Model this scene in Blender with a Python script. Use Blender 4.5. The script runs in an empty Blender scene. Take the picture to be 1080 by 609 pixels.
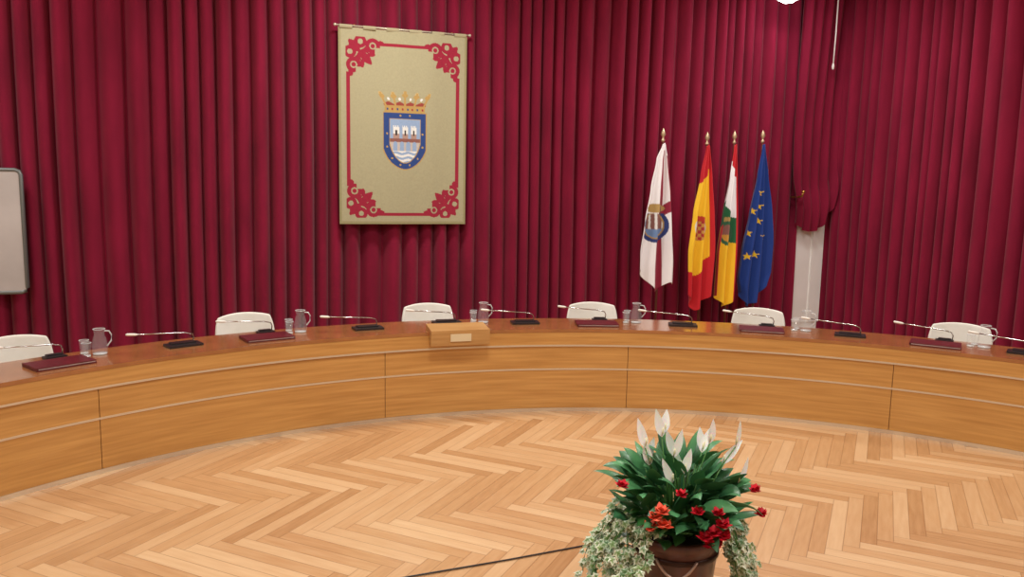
import bpy, math, random
from math import sin, cos, pi, radians, sqrt, atan2, exp
from mathutils import Vector, Matrix
random.seed(7)
scene = bpy.context.scene
try:
    scene.view_settings.view_transform = 'Standard'
    scene.view_settings.look = 'None'
    scene.view_settings.exposure = 0.0
except Exception:
    pass
FZ = -0.06   # floor level

def lin(c):
    out = []
    for v in c[:3]:
        v = v/255.0
        out.append(v/12.92 if v <= 0.04045 else ((v+0.055)/1.055)**2.4)
    return (out[0], out[1], out[2], 1.0)

# ------------------------------------------------------------------ mesh builder
class MB:
    def __init__(s):
        s.V = []; s.F = []; s.C = None
    def add(s, vs, fs):
        o = len(s.V); s.V += [tuple(v) for v in vs]; s.F += [tuple(i+o for i in f) for f in fs]
        return o
    def box(s, c, d, rz=0.0):
        x, y, z = c; a, b, h = d[0]/2, d[1]/2, d[2]/2
        vs = []
        for dz in (-h, h):
            for dx, dy in ((-a, -b), (a, -b), (a, b), (-a, b)):
                vs.append((x+dx*cos(rz)-dy*sin(rz), y+dx*sin(rz)+dy*cos(rz), z+dz))
        s.add(vs, [(3, 2, 1, 0), (4, 5, 6, 7), (0, 1, 5, 4), (1, 2, 6, 5), (2, 3, 7, 6), (3, 0, 4, 7)])
    def lathe(s, prof, c=(0, 0, 0), n=24, cap=True):
        vs = []; fs = []
        for r, z in prof:
            for k in range(n):
                a = 2*pi*k/n
                vs.append((c[0]+r*cos(a), c[1]+r*sin(a), c[2]+z))
        for i in range(len(prof)-1):
            for k in range(n):
                k2 = (k+1) % n
                fs.append((i*n+k, i*n+k2, (i+1)*n+k2, (i+1)*n+k))
        if cap:
            if prof[0][0] > 1e-4: fs.append(tuple(reversed(range(n))))
            if prof[-1][0] > 1e-4: fs.append(tuple(range((len(prof)-1)*n, len(prof)*n)))
        s.add(vs, fs)
    def tube(s, pts, r, n=8):
        pts = [Vector(p) for p in pts]; rs = r if isinstance(r, (list, tuple)) else [r]*len(pts)
        vs = []; fs = []
        for i, p in enumerate(pts):
            t = (pts[min(i+1, len(pts)-1)]-pts[max(i-1, 0)])
            if t.length < 1e-9: t = Vector((0, 0, 1))
            t.normalize()
            up = Vector((0, 0, 1)) if abs(t.z) < .95 else Vector((1, 0, 0))
            a = t.cross(up).normalized(); b = t.cross(a).normalized()
            for k in range(n):
                an = 2*pi*k/n
                vs.append(p+(a*cos(an)+b*sin(an))*rs[i])
        for i in range(len(pts)-1):
            for k in range(n):
                k2 = (k+1) % n
                fs.append((i*n+k, (i+1)*n+k, (i+1)*n+k2, i*n+k2))
        fs.append(tuple(range(n))); fs.append(tuple(reversed(range((len(pts)-1)*n, len(pts)*n))))
        s.add(vs, fs)
    def grid(s, nu, nv, fn):
        vs = [fn(i/(nu-1), j/(nv-1)) for j in range(nv) for i in range(nu)]
        fs = [(j*nu+i, j*nu+i+1, (j+1)*nu+i+1, (j+1)*nu+i) for j in range(nv-1) for i in range(nu-1)]
        s.add(vs, fs)
    def arc(s, C, r0, r1, z0, z1, p0, p1, n=None):
        n = n or max(2, int(abs(p1-p0)/1.5)+1)
        vs = []; fs = []
        for k in range(n+1):
            p = radians(p0+(p1-p0)*k/n)
            for r, z in ((r0, z0), (r1, z0), (r1, z1), (r0, z1)):
                vs.append((C[0]+r*sin(p), C[1]+r*cos(p), z))
        for k in range(n):
            for q in range(4):
                q2 = (q+1) % 4
                fs.append((k*4+q, k*4+q2, (k+1)*4+q2, (k+1)*4+q))
        fs.append((3, 2, 1, 0)); fs.append((n*4, n*4+1, n*4+2, n*4+3))
        s.add(vs, fs)

def mk(name, mb, mat, parent=None, smooth=False, colors=None, fixn=True):
    me = bpy.data.meshes.new(name)
    me.from_pydata(mb.V, [], mb.F); me.update()
    if fixn:
        import bmesh
        bm = bmesh.new(); bm.from_mesh(me)
        bmesh.ops.recalc_face_normals(bm, faces=bm.faces); bm.to_mesh(me); bm.free()
    if colors is not None:
        ca = me.color_attributes.new('Col', 'FLOAT_COLOR', 'POINT')
        flat = []
        for c in colors: flat += [c[0], c[1], c[2], 1.0]
        ca.data.foreach_set('color', flat)
    me.materials.append(mat)
    if smooth:
        me.polygons.foreach_set('use_smooth', [True]*len(me.polygons))
    ob = bpy.data.objects.new(name, me)
    scene.collection.objects.link(ob)
    if parent: ob.parent = parent
    return ob

def empty(name, loc=(0, 0, 0), rz=0.0):
    e = bpy.data.objects.new(name, None); e.empty_display_size = .1
    e.location = loc; e.rotation_euler = (0, 0, rz)
    scene.collection.objects.link(e); return e

# ------------------------------------------------------------------ materials
def mat(name, col, rough=.5, metal=0, coat=0, sheen=0, trans=0, emis=None, estr=0, spec=.5, alpha=1):
    m = bpy.data.materials.new(name); m.use_nodes = True
    b = m.node_tree.nodes['Principled BSDF']
    b.inputs['Base Color'].default_value = col if len(col) == 4 else lin(col)
    b.inputs['Roughness'].default_value = rough
    b.inputs['Metallic'].default_value = metal
    b.inputs['Coat Weight'].default_value = coat
    b.inputs['Coat Roughness'].default_value = .15
    b.inputs['Sheen Weight'].default_value = sheen
    b.inputs['Transmission Weight'].default_value = trans
    b.inputs['Specular IOR Level'].default_value = spec
    b.inputs['Alpha'].default_value = alpha
    if emis:
        b.inputs['Emission Color'].default_value = lin(emis); b.inputs['Emission Strength'].default_value = estr
    return m

def noisy(m, c1, c2, scale=(1, 1, 1), nscale=5, detail=4, lo=.3, hi=.7, bump=0):
    nt = m.node_tree; b = nt.nodes['Principled BSDF']
    tc = nt.nodes.new('ShaderNodeTexCoord'); mp = nt.nodes.new('ShaderNodeMapping')
    mp.inputs['Scale'].default_value = scale
    n = nt.nodes.new('ShaderNodeTexNoise'); n.inputs['Scale'].default_value = nscale; n.inputs['Detail'].default_value = detail
    r = nt.nodes.new('ShaderNodeValToRGB')
    r.color_ramp.elements[0].position = lo; r.color_ramp.elements[0].color = lin(c1)
    r.color_ramp.elements[1].position = hi; r.color_ramp.elements[1].color = lin(c2)
    nt.links.new(tc.outputs['Object'], mp.inputs['Vector']); nt.links.new(mp.outputs[0], n.inputs['Vector'])
    nt.links.new(n.outputs['Fac'], r.inputs['Fac']); nt.links.new(r.outputs['Color'], b.inputs['Base Color'])
    if bump:
        bp = nt.nodes.new('ShaderNodeBump'); bp.inputs['Strength'].default_value = bump; bp.inputs['Distance'].default_value = .01
        nt.links.new(n.outputs['Fac'], bp.inputs['Height']); nt.links.new(bp.outputs[0], b.inputs['Normal'])
    return m

def colmat(name, rough=.8, sheen=0, weave=0, spec=.3):
    m = mat(name, (200, 200, 200), rough, sheen=sheen, spec=spec)
    nt = m.node_tree; b = nt.nodes['Principled BSDF']
    a = nt.nodes.new('ShaderNodeVertexColor'); a.layer_name = 'Col'
    if weave:
        tc = nt.nodes.new('ShaderNodeTexCoord')
        n = nt.nodes.new('ShaderNodeTexNoise'); n.inputs['Scale'].default_value = 45; n.inputs['Detail'].default_value = 3
        nt.links.new(tc.outputs['Object'], n.inputs['Vector'])
        mr = nt.nodes.new('ShaderNodeMapRange'); mr.inputs['To Min'].default_value = 1-weave; mr.inputs['To Max'].default_value = 1+weave
        nt.links.new(n.outputs['Fac'], mr.inputs['Value'])
        mx = nt.nodes.new('ShaderNodeVectorMath'); mx.operation = 'SCALE'
        nt.links.new(a.outputs['Color'], mx.inputs[0]); nt.links.new(mr.outputs[0], mx.inputs['Scale'])
        nt.links.new(mx.outputs[0], b.inputs['Base Color'])
    else:
        nt.links.new(a.outputs['Color'], b.inputs['Base Color'])
    return m

M_curtain = noisy(mat('curtain_velvet', (150, 20, 45), .85, sheen=.10, spec=.12), (114, 20, 46), (136, 25, 56), (1.2, 1.2, .35), 3, 3)
M_wood = noisy(mat('desk_wood', (205, 135, 60), .30, coat=.35), (180, 128, 66), (210, 160, 92), (1.1, 1.1, 26), 1.5, 5, .25, .75)
M_woodtop = noisy(mat('desk_top_wood', (190, 105, 50), .16, coat=.8), (150, 96, 54), (172, 112, 64), (3, 3, 3), 2, 5)
M_woodlight = noisy(mat('box_wood', (214, 165, 100), .35, coat=.2), (172, 126, 72), (192, 148, 92), (1, 1, 20), 2, 4)
M_joint = mat('joint_dark', (120, 82, 45), .7)
M_strip = mat('steel_strip', (225, 216, 200), .28, metal=.7)
M_white = noisy(mat('white_plastic', (228, 224, 208), .45), (230, 228, 218), (238, 236, 228), (1, 1, 1), 8)
M_chrome = mat('chrome', (200, 200, 200), .2, metal=1)
M_black = mat('black_plastic', (38, 32, 34), .4)
M_darkred = noisy(mat('leather_folder', (70, 18, 24), .4), (82, 18, 28), (102, 26, 36), (1, 1, 1), 30)
M_glass = mat('clear_glass', (225, 235, 238), .03, spec=1.0, alpha=.10)
M_glassrim = mat('thick_glass', (235, 242, 244), .03, spec=1.0, alpha=.55)
M_gold = mat('brass', (200, 160, 80), .3, metal=.9)
M_plaque = mat('plaque', (225, 210, 175), .35, metal=.2)
M_wall = noisy(mat('wall_paint', (205, 195, 180), .85), (200, 190, 175), (210, 200, 186), (1, 1, 1), 6)
M_ceil = noisy(mat('ceiling_paint', (225, 220, 210), .9), (222, 217, 207), (230, 225, 216), (1, 1, 1), 6)
M_pil = noisy(mat('white_paint', (240, 238, 228), .5), (246, 245, 242), (252, 251, 249), (1, 1, 1), 3)
M_grey = mat('aluminium_frame', (120, 125, 125), .4, metal=.5)
M_board = noisy(mat('board_surface', (190, 180, 178), .25), (176, 170, 168), (200, 194, 192), (1, 1, 1), 1.5)
M_pole = mat('pole_wood', (90, 40, 30), .35)
M_cloth = colmat('flag_cloth', .65, .2, .0)
M_tap = colmat('tapestry_weave', .95, .1, .12)

# ---------------------------- herringbone parquet
def floor_mat():
    m = mat('parquet_herringbone', (205, 150, 100), .3, coat=.35)
    nt = m.node_tree; b = nt.nodes['Principled BSDF']
    def mth(op, a, bb=None, c=None):
        n = nt.nodes.new('ShaderNodeMath'); n.operation = op
        for i, v in enumerate((a, bb, c)):
            if v is None: continue
            if isinstance(v, (int, float)): n.inputs[i].default_value = v
            else: nt.links.new(v, n.inputs[i])
        return n.outputs[0]
    tc = nt.nodes.new('ShaderNodeTexCoord'); mp = nt.nodes.new('ShaderNodeMapping')
    mp.vector_type = 'POINT'
    Wd = 0.098; N = 9
    mp.inputs['Rotation'].default_value = (0, 0, radians(-20+45))
    mp.inputs['Scale'].default_value = (1/Wd, 1/Wd, 1)
    nt.links.new(tc.outputs['Object'], mp.inputs['Vector'])
    sp = nt.nodes.new('ShaderNodeSeparateXYZ'); nt.links.new(mp.outputs[0], sp.inputs[0])
    x, y = sp.outputs[0], sp.outputs[1]
    i = mth('FLOOR', x); j = mth('FLOOR', y)
    mm = mth('FLOORED_MODULO', mth('SUBTRACT', i, j), 2*N)
    mm = mth('ROUND', mm)
    h = mth('LESS_THAN', mm, N-.5)
    def mix(a, bb): # h?a:b
        return mth('ADD', mth('MULTIPLY', a, h), mth('MULTIPLY', bb, mth('SUBTRACT', 1, h)))
    i0 = mth('SUBTRACT', i, mm)
    j0 = mth('SUBTRACT', j, mth('SUBTRACT', 2*N-1, mm))
    idx = mix(i0, i); idy = mix(j, j0)
    along = mix(mth('SUBTRACT', x, i0), mth('SUBTRACT', y, j0))
    across = mix(mth('SUBTRACT', y, j), mth('SUBTRACT', x, i))
    cv = nt.nodes.new('ShaderNodeCombineXYZ'); nt.links.new(idx, cv.inputs[0]); nt.links.new(idy, cv.inputs[1]); nt.links.new(h, cv.inputs[2])
    wn = nt.nodes.new('ShaderNodeTexWhiteNoise'); wn.noise_dimensions = '3D'; nt.links.new(cv.outputs[0], wn.inputs['Vector'])
    g = nt.nodes.new('ShaderNodeCombineXYZ')
    nt.links.new(mth('ADD', mth('MULTIPLY', along, .25), mth('MULTIPLY', wn.outputs['Value'], 50)), g.inputs[0])
    nt.links.new(mth('ADD', mth('MULTIPLY', across, 2.2), mth('MULTIPLY', idy, 3.7)), g.inputs[1])
    ns = nt.nodes.new('ShaderNodeTexNoise'); ns.inputs['Scale'].default_value = 1.6; ns.inputs['Detail'].default_value = 4
    nt.links.new(g.outputs[0], ns.inputs['Vector'])
    n2 = nt.nodes.new('ShaderNodeTexNoise'); n2.inputs['Scale'].default_value = .55; n2.inputs['Detail'].default_value = 1
    nt.links.new(tc.outputs['Object'], n2.inputs['Vector'])
    f = mth('ADD', mth('ADD', mth('MULTIPLY', wn.outputs['Value'], .50), mth('MULTIPLY', ns.outputs['Fac'], .48)), mth('MULTIPLY', n2.outputs['Fac'], .14))
    f = mth('ADD', f, mth('MULTIPLY', h, .08))
    r = nt.nodes.new('ShaderNodeValToRGB'); nt.links.new(f, r.inputs['Fac'])
    e = r.color_ramp.elements
    e[0].position = .10; e[0].color = lin((156, 112, 72))
    e[1].position = 1.05 if False else 1.0; e[1].color = lin((218, 184, 142))
    q = e.new(.52); q.color = lin((194, 151, 107))
    ea = mth('MINIMUM', across, mth('SUBTRACT', 1, across))
    el = mth('MINIMUM', along, mth('SUBTRACT', N, along))
    ed = mth('LESS_THAN', mth('MINIMUM', ea, el), .03)
    mx = nt.nodes.new('ShaderNodeMix'); mx.data_type = 'RGBA'
    nt.links.new(mth('MULTIPLY', ed, .5), mx.inputs[0]); nt.links.new(r.outputs['Color'], mx.inputs[6]); mx.inputs[7].default_value = lin((120, 82, 50))
    nt.links.new(mx.outputs[2], b.inputs['Base Color'])
    rr = nt.nodes.new('ShaderNodeMapRange'); nt.links.new(wn.outputs['Value'], rr.inputs['Value'])
    rr.inputs['To Min'].default_value = .22; rr.inputs['To Max'].default_value = .36
    nt.links.new(rr.outputs[0], b.inputs['Roughness'])
    return m
M_floor = floor_mat()

# ------------------------------------------------------------------ room frame
A = radians(20)
D = Vector((cos(A), sin(A))); NRM = Vector((sin(A), -cos(A)))
P0 = Vector((-1.452, 10.23))
def W(s, n, z=0.0):
    p = P0+D*s+NRM*n
    return Vector((p.x, p.y, z))
S0, S1, N1, CH = -7.6, 6.79, 13.5, 5.2

def quadbox(name, s0, s1, n0, n1, z0, z1, m, parent=None):
    mb = MB()
    vs = [W(s0, n0, z0), W(s1, n0, z0), W(s1, n1, z0), W(s0, n1, z0), W(s0, n0, z1), W(s1, n0, z1), W(s1, n1, z1), W(s0, n1, z1)]
    mb.add(vs, [(3, 2, 1, 0), (4, 5, 6, 7), (0, 1, 5, 4), (1, 2, 6, 5), (2, 3, 7, 6), (3, 0, 4, 7)])
    return mk(name, mb, m, parent)
quadbox('floor', S0-.2, S1+.2, -.2, N1+.2, FZ-.1, FZ, M_floor)
quadbox('ceiling', S0-.2, S1+.2, -.2, N1+.2, CH, CH+.1, M_ceil)
quadbox('wall_back', S0-.2, S1+.2, -.2, 0, FZ, CH, M_wall)
quadbox('wall_front', S0-.2, S1+.2, N1, N1+.2, FZ, CH, M_wall)
quadbox('wall_left', S0-.2, S0, 0, N1, FZ, CH, M_wall)
quadbox('wall_right', S1, S1+.2, 0, N1, FZ, CH, M_wall)

# ------------------------------------------------------------------ curtains
def pleat(p):
    x = .5+.5*cos(2*pi*p)
    return x**.8
def curtain(name, f_pos, length, z0, z1, spacing, amp, seed, base=.04):
    rnd = random.Random(seed)
    ph = [rnd.uniform(0, 6.28) for _ in range(8)]
    nu = int(length/spacing*14); nv = 14
    mb = MB()
    def fn(u, v):
        s = u*length; z = z0+(z1-z0)*v
        p = s/spacing+.36*sin(s*1.9+ph[0])+.20*sin(s*4.3+ph[1])+.06*sin(z*.9+s*.9+ph[2])
        k = int(math.floor(p+.5)); am = .80+.20*sin(k*2.4+ph[3])
        o = base+amp*am*pleat(p)+.02*sin(s*1.1+ph[4])+.02
        sh = .018*sin(2*pi*p)
        return f_pos(min(max(s+sh, 0), length), o, z)
    mb.grid(nu, nv, fn)
    return mk(name, mb, M_curtain, None, True, fixn=False)
curtain('curtain', lambda s, o, z: W(S0+.05+s, o, z), 6.06-S0-.05, FZ+.02, CH-.02, .195, .16, 3)
curtain('curtain', lambda s, o, z: W(S1-o, .04+s, z), 9.0, FZ+.02, CH-.02, .20, .16, 11)
# gathered curtain in front of pilaster, tied back
mb = MB()
def swag(a, t):
    zb = 1.70-.16*sin(pi*min(1, a*1.15))+.45*max(0, a-.72)**1.3*3.0
    z = CH-.02-(CH-.02-zb)*t
    s = 5.80+.14*max(0, (t-.55)/.45)**2+(.92-.14*max(0, (t-.55)/.45)**2)*a*(1-.10*t**6)
    ph = a*5.2+.25*sin(3*t)
    o = .24+.10*pleat(ph)*(1-.2*t)+.03*sin(a*3+t*4)
    if t > .82: o += .05*sin((t-.82)/.18*pi)
    return W(s, o, z)
mb.grid(90, 50, swag)
mk('tied_back_curtain', mb, M_curtain, None, True, fixn=False)
# tie-back hook
e = empty('curtain_tieback', W(5.93, .02, 2.06), A)
mb = MB(); mb.tube([(0, 0, 0), (0, -.30, 0), (0, -.40, .02), (0, -.42, .07)], .012); mb.lathe([(0, 0), (.02, .005), (.028, .02), (.02, .04), (0, .045)], (0, -.42, .06), 12)
mk('hook', mb, M_gold, e, True)
# pull cord
mb = MB(); mb.tube([W(6.32, .44, CH-.02), W(6.32, .44, 4.4), W(6.31, .44, 4.0)], .010)
mb.lathe([(0, 0), (.015, .01), (.02, .05), (.010, .09), (0, .1)], tuple(W(6.31, .44, 3.92)), 12)
mk('curtain_cord', mb, M_pil, None, True)
# white pilaster behind the gap
e = empty('trim_1')
quadbox('pilaster_body', 6.04, 6.70, .0, .10, FZ, CH, M_pil, e)
quadbox('pilaster_panel', 6.10, 6.38, .10, .125, .12, CH-.1, M_pil, e)
quadbox('pilaster_panel', 6.43, 6.64, .10, .125, .12, CH-.1, M_pil, e)

# ------------------------------------------------------------------ desk
C = (1.1, 2.27); R = 5.5
desk = empty('curved_council_desk')
J = [-99.9, -74.8, -49.7, -24.4, .7, 26.3, 51.5, 66]
pan = MB()
for a, b in zip(J[:-1], J[1:]):
    g = .03
    pan.arc(C, R, R+.03, FZ+.035, .362, a+g, b-g)
    pan.arc(C, R, R+.03, .378, .602, a+g, b-g)
mk('front_panels', pan, M_wood, desk)
mb = MB(); mb.arc(C, R+.012, R+.028, FZ, .70, J[0], J[-1]); mk('panel_backing', mb, M_joint, desk)
fas = MB(); fas.arc(C, R-.015, R+.03, .618, .760, J[0], J[-1]); mk('fascia', fas, M_wood, desk)
mb = MB(); mb.arc(C, R-.005, R+.02, .362, .378, J[0], J[-1]); mb.arc(C, R-.016, R+.02, .602, .619, J[0], J[-1]); mb.arc(C, R-.006, R+.02, FZ, FZ+.034, J[0], J[-1])
mk('metal_strips', mb, M_strip, desk)
mb = MB(); mb.arc(C, R-.02, R+.62, .745, .775, J[0], J[-1]); mk('desk_top', mb, M_woodtop, desk)
mb = MB()
for p in J:
    p = max(J[0]+.3, min(J[-1]-.3, p)); mb.arc(C, R+.03, R+.55, FZ, .745, p-.2, p+.2, 2)
mk('supports', mb, M_wood, desk)
ZT = .776

def station(phi, r):
    p = radians(phi)
    return (C[0]+r*sin(p), C[1]+r*cos(p)), -p

# president's front box
box = empty('lectern_box', (C[0], C[1], 0))
mb = MB()
prof = [(5.39, .655), (5.478, .655), (5.478, .777), (5.66, .777), (5.66, .825), (5.39, .800)]
hw = .285; c0 = radians(-17.0)
vs = []
for sx in (-hw, hw):
    for r, z in prof:
        vs.append((r*sin(c0)+sx*cos(c0), r*cos(c0)-sx*sin(c0), z))
n = len(prof)
mb.add(vs, [tuple(reversed(range(n))), tuple(range(n, 2*n))]+[(i, (i+1) % n, n+(i+1) % n, n+i) for i in range(n)])
mk('box_body', mb, M_woodlight, box)
mb = MB(); mb.box((5.386*sin(c0), 5.386*cos(c0), .73), (.2, .012, .07), -c0); mk('plaque', mb, M_plaque, box)

# ---- microphones
def microphone(phi, r=5.82, z=ZT, ln=.40, small=False):
    (x, y), rz = station(phi, r)
    e = empty('desk_microphone', (x, y, z), rz)
    k = .55 if small else 1
    mb = MB(); mb.box((.04+.06*(1-k), 0, .009), (.28*k, .16*k, .018)); mb.box((.04+.06*(1-k), .02, .024), (.2*k, .09*k, .012)); mk('console', mb, M_black, e)
    mb = MB(); mb.tube([(.13, .02, .02), (.135, .02, .06), (.12, .01, .09), (.06, 0, .108), (-.1, -.01, .122), (-ln+.06, -.02, .140)], .0055, 6)
    mk('gooseneck', mb, M_chrome, e, True)
    mb = MB(); mb.tube([(-ln+.07, -.02, .139), (-ln+.05, -.02, .141), (-ln-.01, -.022, .148), (-ln-.02, -.022, .149)], [.006, .011, .011, .006], 8)
    mk('capsule', mb, M_white, e, True)
for p in (-42.1, -25.6, -9.9, 6.1, 21.9, 36.2, 45.0, -59.5):
    microphone(p)
def folder(phi):
    (x, y), rz = station(phi, 5.74)
    e = empty('document_folder', (x, y, ZT), rz)
    mb = MB(); mb.box((0, .0, .005), (.42, .27, .010)); mb.box((0, 0, .022), (.42, .27, .006)); mb.box((-.208, 0, .014), (.006, .27, .02))
    mk('cover', mb, M_darkred, e)
    mb = MB(); mb.box((.004, 0, .0145), (.40, .255, .009)); mk('paper', mb, M_pil, e)
for p in (-51.4, -34.8, -2.3, 14.1, 29.6):
    folder(p)
    microphone(p, 6.0, ZT, .36, True)
microphone(-17.6, 5.93, ZT, .36)

# ---- jugs / glasses
def jug(phi, r=5.9):
    (x, y), rz = station(phi, r)
    e = empty('water_jug', (x, y, ZT), rz)
    mb = MB(); mb.lathe([(.0, .0), (.048, 0), (.056, .02), (.058, .08), (.048, .13), (.036, .165), (.044, .205)], n=24, cap=False)
    mk('glass_body', mb, M_glass, e, True)
    mb = MB(); mb.tube([(.04, 0, .185), (.075, 0, .18), (.092, 0, .15), (.09, 0, .10), (.057, 0, .06)], .006, 8)
    ring = [(.044*cos(2*pi*k/20), .044*sin(2*pi*k/20), .205) for k in range(21)]
    mb.tube(ring, .003, 6)
    mb.lathe([(0, 0), (.049, 0), (.054, .012), (.0, .012)], n=24, cap=False)
    mk('handle_rim_base', mb, M_glassrim, e, True)
def glass(phi, r):
    (x, y), rz = station(phi, r)
    e = empty('drinking_glass', (x, y, ZT), rz)
    mb = MB(); mb.lathe([(0, 0), (.028, 0), (.036, .11)], n=18, cap=False); mk('tumbler', mb, M_glass, e, True)
    mb = MB(); mb.tube([(.036*cos(2*pi*k/18), .036*sin(2*pi*k/18), .11) for k in range(19)], .0025, 6)
    mb.lathe([(0, 0), (.029, 0), (.030, .012), (0, .012)], n=18, cap=False)
    mk('rim_and_base', mb, M_glassrim, e, True)
for p in (-47.9, -31.3, -13.6, 1.9, 18.3, 33.4):
    jug(p)
    glass(p-1.05, 5.88)
    glass(p-.78, 6.0)

# ---- chairs
def rsq(u, v, k=.45):
    return (u*(1-k*(1-sqrt(1-v*v/2))), v*(1-k*(1-sqrt(1-u*u/2))))
def chair(phi):
    (x, y), rz = station(phi, 6.42)
    e = empty('office_chair', (x, y, FZ), rz)
    mb = MB()
    def back(a, b):
        u, v = rsq(a*2-1, b*2-1, .42)
        return (u*.285, .19-.09*u*u+.05*(v+1)*.5, .70+v*.235)
    mb.grid(25, 19, back); o = mk('backrest', mb, M_white, e, True)
    sm = o.modifiers.new('s', 'SOLIDIFY'); sm.thickness = .03; sm.offset = 0
    bv = o.modifiers.new('b', 'BEVEL'); bv.width = .01; bv.segments = 2
    mb = MB()
    def seat(a, b):
        u, v = rsq(a*2-1, b*2-1, .5)
        return (u*.25, v*.22-.02, .46-.015*(1-u*u)*(1-v*v)-.02*max(0, -v))
    mb.grid(17, 17, seat); o = mk('seat', mb, M_white, e, True)
    sm = o.modifiers.new('s', 'SOLIDIFY'); sm.thickness = .05; sm.offset = 0
    mb = MB(); mb.tube([(0, .05, .42), (0, .18, .43), (0, .235, .5), (0, .215, .62)], .018)
    mb.tube([(0, 0, .43), (0, 0, .1)], .025, 12)
    for k in range(5):
        a = 2*pi*k/5+.3
        mb.tube([(0, 0, .12), (.25*cos(a), .25*sin(a), .07)], [.022, .014], 8)
    mk('pedestal', mb, M_chrome, e, True)
    mb = MB()
    for k in range(5):
        a = 2*pi*k/5+.3; cx, cy = .25*cos(a), .25*sin(a)
        mb.tube([(cx-.012*sin(a), cy+.012*cos(a), .03), (cx+.012*sin(a), cy-.012*cos(a), .03)], .03, 12)
    mk('casters', mb, M_black, e, True)
for p in (-51.5, -34.4, -17.8, -1.7, 14.2, 31.3, 48.0, -68.0):
    chair(p)

# ------------------------------------------------------------------ painting helpers
def ell(x, y, cx, cy, rx, ry): return ((x-cx)/rx)**2+((y-cy)/ry)**2 < 1
RED = lin((152, 36, 58)); GOLDBG = lin((168, 162, 130)); GOLD = lin((180, 148, 88)); BLUE = lin((48, 72, 130)); WHITE = lin((225, 226, 222)); BRICK = lin((138, 92, 84)); SKY = lin((145, 168, 200)); DARK = lin((60, 50, 50))

def scroll(a, b):
    if a < 0 or b < 0 or a > 1.05 or b > 1.05: return False
    if b > a: a, b = b, a
    def ring(cx, cy, r, w, gap=None):
        d = sqrt((a-cx)**2+(b-cy)**2)
        return abs(d-r) < w
    if ring(.74, .22, .15, .055) and not (a > .8 and b > .27): return True
    if ell(a, b, .74, .22, .06, .06): return True
    if ring(.40, .12, .12, .05): return True
    if ring(.52, .50, .15, .05) and a < .62: return True
    p = (a+b)/1.414; q = abs(a-b)/1.414
    if .12 < p < 1.0 and q < .085*abs(sin((p-.12)*3.6*2))+.025: return True
    if .55 < p < .68 and q < .20: return True
    if ell(a, b, .95, .14, .10, .07): return True
    if ell(a, b, .70, .45, .11, .06): return True
    if ell(a, b, .22, .22, .13, .13) and not ell(a, b, .22, .22, .05, .05): return True
    return False

TW, TH = 1.585, 2.33
def shield_city(x, y):
    hw, top, bot = .27, -.34, .36
    def inside(hw, top, bot, k=0):
        if y < top or y > bot or abs(x) > hw: return False
        if y > bot-.24:
            t = (y-(bot-.24))/.24
            if abs(x) > hw*(sqrt(max(0, 1-t*t))*.75+.25*(1-t)): return False
        return True
    if not inside(hw, top, bot): return None
    if not inside(hw-.010, top+.010, bot-.012): return GOLD
    if not inside(hw-.075, top+.08, bot-.08):
        for k in range(12):
            an = k*pi/6+.26; cx, cy = (hw-.042)*cos(an), .0+(.31)*sin(an)
            if (x-cx)**2+(y-cy)**2 < .012**2: return GOLD
        return BLUE
    if not inside(hw-.083, top+.088, bot-.090): return GOLD
    if y > .13: return WHITE if sin(y*110+sin(x*40)) > 0 else SKY
    if y > -.02:
        for cx in (-.12, -.04, .04, .12):
            if abs(x-cx) < .026 and y > .045: return SKY
            if ell(x, y, cx, .045, .026, .03): return SKY
        return BRICK if y < .02 else lin((190, 180, 172))
    for cx in (-.11, 0, .11):
        if abs(x-cx) < .036 and y > -.18:
            if abs(x-cx) < .011 and -.12 < y < -.06: return DARK
            if y < -.16 and sin((x-cx)*260) > 0: return SKY
            return WHITE if y < -.08 else lin((170, 140, 128))
    return SKY
def crown(x, y, w=.345, h=.25):
    if y < 0 or y > h: return None
    if y < .055:
        ww = w*.72
        if abs(x) > ww: return None
        if abs(((x/ww*4) % 1)-.5) < .16 and .015 < y < .042: return RED if int(x/ww*4+8) % 2 else BLUE
        return GOLD
    ww = w*(.72+.28*(y-.055)/(h-.055))
    if abs(x) > ww: return None
    f = x/ww
    for k in (-1, -.5, 0, .5, 1):
        top = h if k == 0 else h*.93
        d = abs(f-k*.92)
        if d < .045 and y < top: return GOLD
        if ((f-k*.92)/.12)**2+((y-top*.78)/.026)**2 < 1: return GOLD
        if ((f-k*.92)/.07)**2+((y-top*.92)/.020)**2 < 1: return lin((200, 176, 122))
    if y < .085+.03*abs(sin(f*pi*2)): return lin((150, 70, 60)) if y > .07 else GOLD
    for k in (-.69, -.23, .23, .69):
        if ell(f, y, k, .15, .05, .018): return WHITE
        if abs(f-k) < .025 and y < .14: return GOLD
    return None
def paint_tap(u, v):
    x = u*TW; y = v*TH
    d = min(x, TW-x)
    if d < .03 or y > TH-.035: return lin((152, 144, 106))
    L, T, Rr, Bt = .115, .17, TW-.115, TH-.12
    dl = min(abs(x-L), abs(x-Rr)) if T < y < Bt else 9
    dt = min(abs(y-T), abs(y-Bt)) if L < x < Rr else 9
    S = .44
    for cx, sx in ((L-.03, 1), (Rr+.03, -1)):
        for cy, sy in ((T-.07, 1), (Bt+.04, -1)):
            a = (x-cx)*sx/S; b = (y-cy)*sy/S
            if 0 <= a < 1.06 and 0 <= b < 1.06:
                if scroll(a, b): return RED
    incorner = (min(abs(x-L), abs(x-Rr)) < .34 and min(abs(y-T), abs(y-Bt)) < .34)
    if not incorner and (dl < .022 or dt < .019): return RED
    c = shield_city(x-TW*.505, y-1.30)
    if c: return c
    c = crown(x-TW*.505, -(y-.955))
    if c: return c
    return GOLDBG

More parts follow.
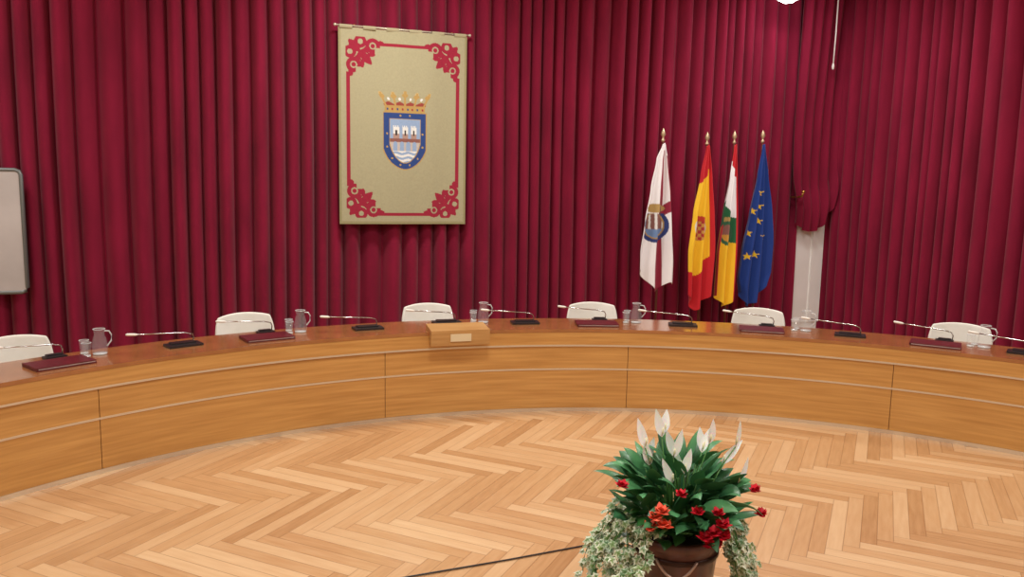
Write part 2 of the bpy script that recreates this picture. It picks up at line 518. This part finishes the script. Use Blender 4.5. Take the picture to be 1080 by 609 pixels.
tap = empty('heraldic_tapestry', W(-.006, .27, 0), A)
mb = MB(); nu, nv = 250, 372; cols = []
ZTP = 3.985
def tf(u, v):
    x = -TW/2+u*TW
    y = .012*sin(u*7+v*2)+.006*sin(u*23+1)
    return (x, y, ZTP-v*TH)
mb.grid(nu, nv, tf)
for jx in range(nv):
    for ix in range(nu):
        cols.append(paint_tap(ix/(nu-1), jx/(nv-1)))
o = mk('woven_cloth', mb, M_tap, tap, True, cols, fixn=False)
sm = o.modifiers.new('s', 'SOLIDIFY'); sm.thickness = .008
mb = MB()
for k in range(6):
    cx = -TW/2+.09+k*(TW-.18)/5
    def tab(a, b, cx=cx):
        ang = b*pi*2
        return (cx+(a-.5)*.15, .020*cos(ang), ZTP+.012+(.03*sin(ang) if sin(ang) < 0 else .02*sin(ang)))
    mb.grid(3, 17, tab)
mk('hanging_tabs', mb, mat('tab_cloth', (168, 160, 128), .9), tap, True)
mb = MB(); mb.tube([(-TW/2-.03, 0, ZTP+.018), (TW/2+.03, 0, ZTP+.018)], .011, 12)
for sx in (-1, 1): mb.lathe([(0, -.02), (.015, -.014), (.02, 0), (.015, .014), (0, .02)], (sx*(TW/2+.035), 0, ZTP+.018), 12)
mk('rod', mb, mat('rod_metal', (205, 198, 178), .35, metal=.5), tap, True)
mb = MB()
for sx in (-1, 1): mb.tube([(sx*.6, .0, ZTP+.03), (sx*.6, .22, ZTP+.05)], .008, 6)
mk('rod_brackets', mb, M_gold, tap)

# ------------------------------------------------------------------ flags
def star(x, y, r):
    d = sqrt(x*x+y*y)
    if d > r: return False
    a = (atan2(x, y) % (2*pi/5)); a = abs(a-pi/5); a = pi/5-a
    ri = .4*r
    tx, ty = r, 0; nx, ny = ri*cos(pi/5), ri*sin(pi/5)
    qx, qy = d*cos(a), d*sin(a)
    return (nx-tx)*(qy-ty)-(ny-ty)*(qx-tx) > 0
YEL = lin((245, 198, 40)); FRED = lin((195, 24, 38)); CRIM = lin((145, 32, 58)); FW = lin((244, 243, 246)); EUB = lin((18, 54, 132)); GRN = lin((30, 100, 60))
def interp(keys, t):
    for k in range(len(keys)-1):
        a, b = keys[k], keys[k+1]
        if t <= b[0]:
            f = (t-a[0])/(b[0]-a[0]); f = f*f*(3-2*f)*.5+f*.5
            return [a[i]+(b[i]-a[i])*f for i in range(1, len(a))]
    return list(keys[-1][1:])
def flag(name, s, keys, ztop, L, bot, paint, nf, seed, tip=2.96):
    e = empty(name, W(s, .58, 0), A)
    rnd = random.Random(seed); ph = rnd.uniform(0, 6)
    mb = MB(); mb.tube([(0, 0, FZ+.03), (0, 0, tip-.17)], .016, 12); mk('pole', mb, M_pole, e, True)
    mb = MB(); mb.lathe([(0, 0), (.17, 0), (.17, .03), (.06, .05), (.03, .12), (0, .12)], (0, 0, FZ), n=28); mk('base', mb, M_gold, e, True)
    mb = MB(); mb.lathe([(0, -.19), (.02, -.18), (.028, -.16), (.014, -.14), (.014, -.12), (.034, -.085), (.024, -.045), (0, 0)], (0, 0, tip), 12); mk('finial', mb, mat('finial', (205, 185, 150), .35, metal=.6), e, True)
    mb = MB(); cols = []; nu, nv = 110, 190
    def fn(a, t):
        l, r = interp(keys, t)
        zb = interp(bot, a)[0]
        z = ztop-t*L*zb+.02*sin(a*pi)*(1-t)
        amp = .02+.085*min(1, t*1.6)
        x = l+(r-l)*a+.016*sin(a*2*pi*nf+ph+1.2)*min(1, t*2)
        y = -.03-amp*(.5+.5*sin(a*2*pi*nf+ph+t*.9))-.02*sin(a*5+t*3)
        return (x, y, z)
    mb.grid(nu, nv, fn)
    k = 0
    for jj in range(nv):
        for ii in range(nu):
            x, y, z = mb.V[k]; k += 1
            cols.append(paint(ii/(nu-1), jj/(nv-1), x, z))
    o = mk('cloth', mb, M_cloth, e, True, cols, fixn=False)
    sm = o.modifiers.new('s', 'SOLIDIFY'); sm.thickness = .004
def p_logrono(a, t, x, z):
    cx, cz = -.11, 1.66
    dx, dz = x-cx, z-cz
    q = (dx/.20)**2+(dz/.23)**2
    if q < 1 and dz < .16:
        if q > .62: return lin((45, 60, 120))
        if q > .5: return GOLD
        if dz < -.05: return lin((110, 140, 185))
        return BRICK if (abs((dx*14) % 1-.5) < .3) else WHITE
    if ell(dx, dz, 0, .23, .16, .06): return GOLD
    if t < .05: return FW
    if abs(a-.56) < .13: return CRIM
    if a > .86 and .08 < t < .45: return CRIM
    if abs(t-.5+.15*(a-.5)) < .04 and a > .6: return CRIM
    return FW
def p_spain(a, t, x, z):
    b1 = .13+.20*(1-a)*.6; b2 = .84-.14*a
    q = ((x+.09)/.12)**2+((z-1.62)/.17)**2
    if q < 1:
        if q > .55 and abs(x+.09) > .07: return lin((220, 215, 205))
        if ell(x, z, -.09, 1.75, .06, .04): return lin((190, 60, 40))
        return lin((170, 50, 50)) if (int((x+1)*28)+int(z*22)) % 2 else lin((200, 150, 70))
    if t < b1 or t > b2 or a > .84: return FRED
    return YEL
def p_rioja(a, t, x, z):
    q = ((x+.09)/.10)**2+((z-1.55)/.17)**2
    if q < 1: return lin((50, 100, 70)) if q > .5 else (lin((200, 150, 60)) if z < 1.53 else BRICK)
    if ell(x, z, -.09, 1.74, .08, .035): return GOLD
    sft = .12*(a-.5)
    if a > .84: return FRED
    if t < .16+sft: return FRED
    if t < .42+sft: return FW
    if t < .58+sft: return GRN
    if a < .1: return FRED
    return YEL
EUS = [(-.03, 1.93), (-.15, 1.86), (-.03, 1.72), (-.20, 1.55), (-.21, 1.22), (-.06, 1.24), (-.03, 2.12), (.05, 1.50)]
def p_eu(a, t, x, z):
    for cx, cz in EUS:
        if star(x-cx, z-cz, .055): return YEL
    return EUB
flag('city_flag', 3.45, [(0, -.03, .03), (.12, -.13, .08), (.35, -.23, .14), (.6, -.32, .17), (.85, -.37, .22), (1, -.36, .22)], 2.74, 1.99, [(0, .84), (.55, 1.0), (.8, .93), (1, .95)], p_logrono, 2.4, 1)
flag('spanish_flag', 4.14, [(0, -.03, .03), (.2, -.12, .07), (.45, -.23, .11), (.7, -.29, .13), (1, -.26, .10)], 2.74, 2.27, [(0, .90), (.4, 1.0), (1, .9)], p_spain, 2.4, 2, 2.94)
flag('regional_flag', 4.58, [(0, -.03, .03), (.2, -.10, .05), (.45, -.20, .07), (.7, -.26, .07), (1, -.25, .05)], 2.76, 2.26, [(0, .92), (.6, 1.0), (1, .94)], p_rioja, 2.2, 3, 2.97)
flag('european_union_flag', 5.05, [(0, -.03, .03), (.2, -.12, .08), (.45, -.23, .14), (.7, -.33, .17), (.9, -.36, .16), (1, -.31, .10)], 2.78, 2.28, [(0, .90), (.35, 1.0), (.7, .97), (1, .86)], p_eu, 3.0, 4, 3.0)

# ------------------------------------------------------------------ whiteboard
wb = empty('whiteboard', W(-4.13-.9, .36, 0), A)
mb = MB(); hw, z0, z1 = .9, .93, 2.23
mb.tube([(-hw, 0, z0+.05), (-hw, 0, z1-.05), (-hw+.015, 0, z1-.015), (-hw+.05, 0, z1), (hw-.05, 0, z1), (hw-.015, 0, z1-.015), (hw, 0, z1-.05), (hw, 0, z0+.05), (hw-.015, 0, z0+.015), (hw-.05, 0, z0), (-hw+.05, 0, z0), (-hw+.015, 0, z0+.015), (-hw, 0, z0+.05)], .022, 8)
mk('frame', mb, M_grey, wb, True)
mb = MB(); mb.box((0, 0, (z0+z1)/2), (2*hw-.02, .02, z1-z0-.02)); mk('board', mb, M_board, wb)
mb = MB()
for sx in (-.5, .3):
    mb.tube([(sx, .03, z0), (sx, .03, FZ+.03)], .02, 10); mb.tube([(sx, -.22, FZ+.02), (sx, .12, FZ+.02)], .02, 10)
mk('stand', mb, M_grey, wb, True)

# ------------------------------------------------------------------ potted plant
PX, PY = .85, 3.87
pl = empty('potted_flower_arrangement', (PX+.01, PY, FZ))
M_pot = noisy(mat('pot_wood', (75, 35, 28), .4, coat=.3), (66, 34, 30), (98, 54, 48), (6, 6, 1), 3, 4)
K = 1.17
def zs(prof): return [(r, z*K) for r, z in prof]
mb = MB(); mb.lathe(zs([(0, 0), (.165, 0), (.172, .03), (.215, .40), (.222, .41), (.228, .425), (.228, .45), (.215, .455), (.195, .45), (.19, .40), (0, .40)]), n=40, cap=False); mk('tub', mb, M_pot, pl, True)
mb = MB()
for zz, rr in ((.08, .181), (.37, .2145)):
    mb.lathe(zs([(rr, zz-.010), (rr+.004, zz-.009), (rr+.005, zz+.010), (rr, zz+.012)]), n=40, cap=False)
mk('hoops', mb, mat('hoop', (60, 40, 36), .35, metal=.7), pl, True)
mb = MB()
for az in (-100, 80):
    a0 = radians(az); pts = []
    for k in range(11):
        t = k/10; da = (t-.5)*.85; rr = .238+.02*sin(pi*t)
        pts.append((rr*cos(a0+da), rr*sin(a0+da), .455-.075*sin(pi*t)))
    mb.tube(pts, .007, 8)
mk('handles', mb, mat('handle_metal', (180, 155, 145), .35, metal=.6), pl, True)
mb = MB(); mb.lathe([(0, .50), (.1, .50), (.194, .49)], n=30, cap=False); mk('soil', mb, mat('soil', (45, 32, 24), .95), pl, True)

def leafgeo(mb, cols, base, az, el0, length, width, droop, fold=.25, steps=8, c1=(20, 80, 35), c2=(60, 125, 60), twist=0, prof=None, lean=0):
    base = Vector(base); p = base.copy(); el = el0
    side = Vector((-sin(az), cos(az), 0))
    ds = length/steps; rows = []
    v = random.uniform(-.18, .18)
    for k in range(steps+1):
        t = k/steps
        d = Vector((cos(az)*cos(el), sin(az)*cos(el), sin(el)))
        nrm = d.cross(side).normalized()
        w = width*.5*(prof(t) if prof else (sin(pi*min(1, t**.75))**.8*(1-.15*t)))
        if t in (0, 1): w = .0005
        sd = side*cos(twist)+nrm*sin(twist)
        n2 = nrm*cos(twist)-side*sin(twist)
        off = side*lean*t*length
        rows.append((p-sd*w-n2*w*fold+off, p+off, p+sd*w-n2*w*fold+off))
        p = p+d*ds; el -= droop*ds/length*(.4+1.2*t)
    o = len(mb.V)
    L1, L2 = lin(c1), lin(c2)
    for k, rw in enumerate(rows):
        for q, pt in enumerate(rw):
            mb.V.append(tuple(pt))
            f = .5+v*2+(.25 if q == 1 else 0)
            f = max(0, min(1, f)); cols.append(tuple(L1[i]+(L2[i]-L1[i])*f for i in range(3)))
    for k in range(steps):
        for q in (0, 1):
            a = o+k*3+q; mb.F.append((a, a+1, a+4, a+3))
    return p
M_leaf = colmat('leaf', .36, spec=.5); M_petal = colmat('petal', .55); M_stem = mat('stem', (70, 120, 55), .5)
b = M_petal.node_tree.nodes['Principled BSDF']; b.inputs['Subsurface Weight'].default_value = .3; b.inputs['Subsurface Scale'].default_value = .02
lf = MB(); lc = []; st = MB()
R3 = random.Random(21)
for k in range(165):
    az = R3.uniform(0, 2*pi)
    rad = .33*sqrt(R3.random()); zc = .58+.31*R3.random()*(1-.5*(rad/.33)**2)
    bx, by = rad*cos(az)*.8, rad*sin(az)*.8
    start = Vector((bx*.3, by*.3, .49)); end = Vector((bx, by, zc))
    mid = (start+end)/2+Vector((0, 0, .02))
    st.tube([start, mid, end], .0035, 4)
    el = radians(82-66*(rad/.33)*R3.uniform(.5, 1.0))
    random.seed(k)
    leafgeo(lf, lc, end, az+R3.uniform(-.8, .8), el, R3.uniform(.14, .23), R3.uniform(.065, .105), R3.uniform(.4, 1.6), c1=(14, 60, 40), c2=(84, 148, 96), twist=R3.uniform(-.7, .7))
for k in range(80):
    az = R3.uniform(0, 2*pi); rad = R3.uniform(.16, .25)
    end = Vector((rad*cos(az), rad*sin(az), R3.uniform(.54, .67)))
    random.seed(k+500)
    leafgeo(lf, lc, end, az+R3.uniform(-.7, .7), radians(R3.uniform(-10, 40)), R3.uniform(.07, .11), R3.uniform(.05, .075), R3.uniform(.6, 1.6), c1=(18, 62, 32), c2=(58, 118, 58))
mk('foliage', lf, M_leaf, pl, True, lc, fixn=False)
# white spathes
pf = MB(); pc = []; sp = MB()
FL = [(-.23, 1.13, -.3), (-.125, 1.15, -.25), (-.07, 1.14, .1), (-.19, 1.02, -.2), (-.14, 1.00, .3), (-.06, 1.05, -.3), (-.015, 1.07, .3), (.125, 1.14, .1), (.10, 1.05, -.2), (.27, 1.12, .1), (.29, 1.00, .7), (.33, .92, .4), (-.03, .97, -.3), (.02, .99, .2), (-.1, .94, -.4), (.14, 1.06, .3)]
for i, (dx, zt, ln_x) in enumerate(FL):
    dy = R3.uniform(-.16, .02); ln = R3.uniform(.115, .145)
    az = -pi/2+R3.uniform(-.5, .5)
    bb = Vector((dx-ln_x*ln*.8, dy, zt-ln))
    st.tube([(dx*.2, dy*.2, .50), (dx*.5, dy*.6, .50+(zt-ln-.50)*.55), bb], .0035, 5)
    random.seed(i)
    leafgeo(pf, pc, bb, az, radians(R3.uniform(80, 102)), ln*1.02, .050, R3.uniform(-.2, .3), fold=.35, c1=(250, 250, 248), c2=(255, 255, 255), twist=R3.uniform(-.7, .7), lean=ln_x)
    sp.tube([bb+Vector((0, -.006, .012)), bb+Vector((.002, -.014, .03)), bb+Vector((.002, -.016, .055))], [.003, .005, .003], 7)
mk('flower_stems', st, M_stem, pl, True)
mk('white_spathes', pf, M_petal, pl, True, pc, fixn=False)
mk('spadices', sp, mat('spadix', (232, 228, 190), .6), pl, True)
# red begonias
rf = MB(); rc = []
RF = [(-.17, .72, -.32, 0), (-.13, .69, -.34, 0), (-.19, .67, -.32, 0), (-.14, .75, -.32, 0), (.1, .66, -.35, 1), (.14, .70, -.34, 1), (.06, .64, -.36, 1), (.09, .60, -.35, 1), (.15, .64, -.34, 1), (-.05, .83, -.31, 1), (.34, .80, -.16, 1), (.37, .69, -.18, 1), (-.31, .82, -.18, 1), (.02, .76, -.35, 1), (.12, .75, -.33, 1), (.12, .60, -.34, 1)]
for i, (dx, z, dy, kind) in enumerate(RF):
    cs = ((210, 60, 36), (248, 120, 92)) if kind == 0 else ((140, 8, 32), (215, 26, 48))
    sz = .044 if i < 9 else .036
    for k in range(13):
        az = k*2.4+i; el = radians(-5+75*(k/13.)); random.seed(i*20+k)
        leafgeo(rf, rc, (dx, dy, z), az, el, sz*random.uniform(.8, 1.1), sz, .4, steps=4, c1=cs[0], c2=cs[1], fold=.3)
mk('red_flowers', rf, M_petal, pl, True, rc, fixn=False)
# ivy
iv = MB(); ic = []; ivs = MB()
def ivyleaf(c, size, nv, up):
    nv = nv.normalized(); t = up-nv*up.dot(nv)
    if t.length < 1e-3: t = Vector((1, 0, 0))
    t.normalize(); b = nv.cross(t)
    o = len(iv.V); g = R3.uniform(0, 1)
    prof = [(0, 1.0), (36, .55), (62, .85), (92, .5), (128, .72), (165, .38), (195, .38), (232, .72), (268, .5), (298, .85), (324, .55)]
    dark = lin((82+40*g, 122+30*g, 82)); light = lin((196+36*g, 210+24*g, 184+30*g))
    if R3.random() < .3: light = tuple((dark[i]*.6+light[i]*.4) for i in range(4))
    iv.V.append(tuple(c+nv*size*.12)); ic.append(dark)
    for an, rr in prof:
        a = radians(an); m = c+(t*cos(a)+b*sin(a))*size*rr*.5
        iv.V.append(tuple(m)); ic.append(dark if R3.random() < .7 else light)
    for an, rr in prof:
        a = radians(an); m = c+(t*cos(a)+b*sin(a))*size*rr-nv*size*.1
        iv.V.append(tuple(m)); ic.append(light)
    n = len(prof)
    for k in range(n):
        k2 = (k+1) % n
        iv.F.append((o, o+1+k, o+1+k2)); iv.F.append((o+1+k, o+1+n+k, o+1+n+k2, o+1+k2))
for k in range(38):
    left = k % 2 == 0 or k % 5 == 0
    a0 = radians(R3.uniform(150, 226)) if left else radians(R3.uniform(-46, 25))
    out = R3.uniform(.06, .25) if left else R3.uniform(.06, .19)
    drop = R3.uniform(.12, .42)
    pts = []
    for q in range(12):
        t = q/11; rr = .17+out*(1-(1-t)**2)+.06*min(1, t*4); z = .55+.10*sin(min(1, t*2.2)*pi)*.8-drop*t**1.5
        aa = a0+.22*sin(t*4+k)*(1 if left else .5)
        pts.append(Vector((rr*cos(aa), rr*sin(aa), max(z, .03))))
    ivs.tube(pts, .0025, 4)
    for q, pt in enumerate(pts):
        for _ in range(2 if q > 0 else 1):
            jt = Vector((R3.uniform(-.025, .025), R3.uniform(-.025, .025), R3.uniform(-.02, .02)))
            nv = Vector((cos(a0)*.5+R3.uniform(-.5, .5), sin(a0)*.6-.5+R3.uniform(-.5, .5), R3.uniform(.5, 1.3)))
            ivyleaf(pt+jt, R3.uniform(.024, .038), nv, Vector((R3.uniform(-.5, .5), R3.uniform(-.5, .5), -1)))
mk('ivy_leaves', iv, M_leaf, pl, False, ic, fixn=False)
mk('ivy_vines', ivs, M_stem, pl, True)

# cable on floor
zc = FZ+.008
mb = MB(); mb.tube([(-1.6, 3.90, zc), (-1.0, 4.13, zc), (-.606, 4.285, zc), (0, 4.53, zc), (.48, 4.74, zc), (.75, 4.78, zc), (.95, 4.6, zc), (.93, 4.2, zc)], .005, 8)
mk('floor_cable', mb, M_black, None, True)

# ------------------------------------------------------------------ lights
def area(name, s, n, z, sx, sy, e, col=(1, .97, .92)):
    l = bpy.data.lights.new(name, 'AREA'); l.shape = 'RECTANGLE'; l.size = sx; l.size_y = sy; l.energy = e; l.color = col
    o = bpy.data.objects.new(name, l); o.location = W(s, n, z); o.rotation_euler = (0, 0, A); scene.collection.objects.link(o)
M_fix = mat('fixture_body', (235, 235, 230), .5)
for s, pw in ((-5.2, 70), (-.4, 114), (4.4, 88)):
    for n in (2.2, 5.6, 9.2):
        quadbox('ceiling_light_fixture', s-.65, s+.65, n-.35, n+.35, CH-.06, CH-.001, M_fix)
        area('ceiling_light', s, n, CH-.07, 1.2, .6, pw)
# pendant spotlight by the corner
sl = empty('pendant_spotlight', W(5.16, .80, 4.73), 0)
mb = MB(); mb.lathe([(.09, 0), (.15, 0), (.15, .12), (.04, .17), (.012, .19), (.012, CH-4.73), (0, CH-4.73)], n=24, cap=False); mk('housing', mb, M_fix, sl, True)
mb = MB(); mb.lathe([(0, -.05), (.07, -.035), (.12, .0), (.14, .01)], n=24, cap=False); mk('lens', mb, mat('lamp_glow', (255, 250, 245), emis=(255, 248, 250), estr=16), sl)
l = bpy.data.lights.new('spot', 'POINT'); l.energy = 10; l.shadow_soft_size = .1; l.color = (1, .95, .98)
o = bpy.data.objects.new('spot_bulb', l); o.location = (0, 0, -.16); o.parent = sl; scene.collection.objects.link(o)

w = bpy.data.worlds.new('w'); scene.world = w; w.use_nodes = True
w.node_tree.nodes['Background'].inputs[0].default_value = (.8, .75, .7, 1); w.node_tree.nodes['Background'].inputs[1].default_value = .3

# ------------------------------------------------------------------ camera
cam = bpy.data.cameras.new('camera'); cam.lens = 28.0; cam.sensor_width = 36; cam.clip_end = 100
co = bpy.data.objects.new('camera', cam); scene.collection.objects.link(co)
co.matrix_world = Matrix.Translation((0, 0, 2.2)) @ Matrix.Rotation(radians(90-7.6), 4, 'X') @ Matrix.Rotation(radians(1.1), 4, 'Z')
scene.camera = co
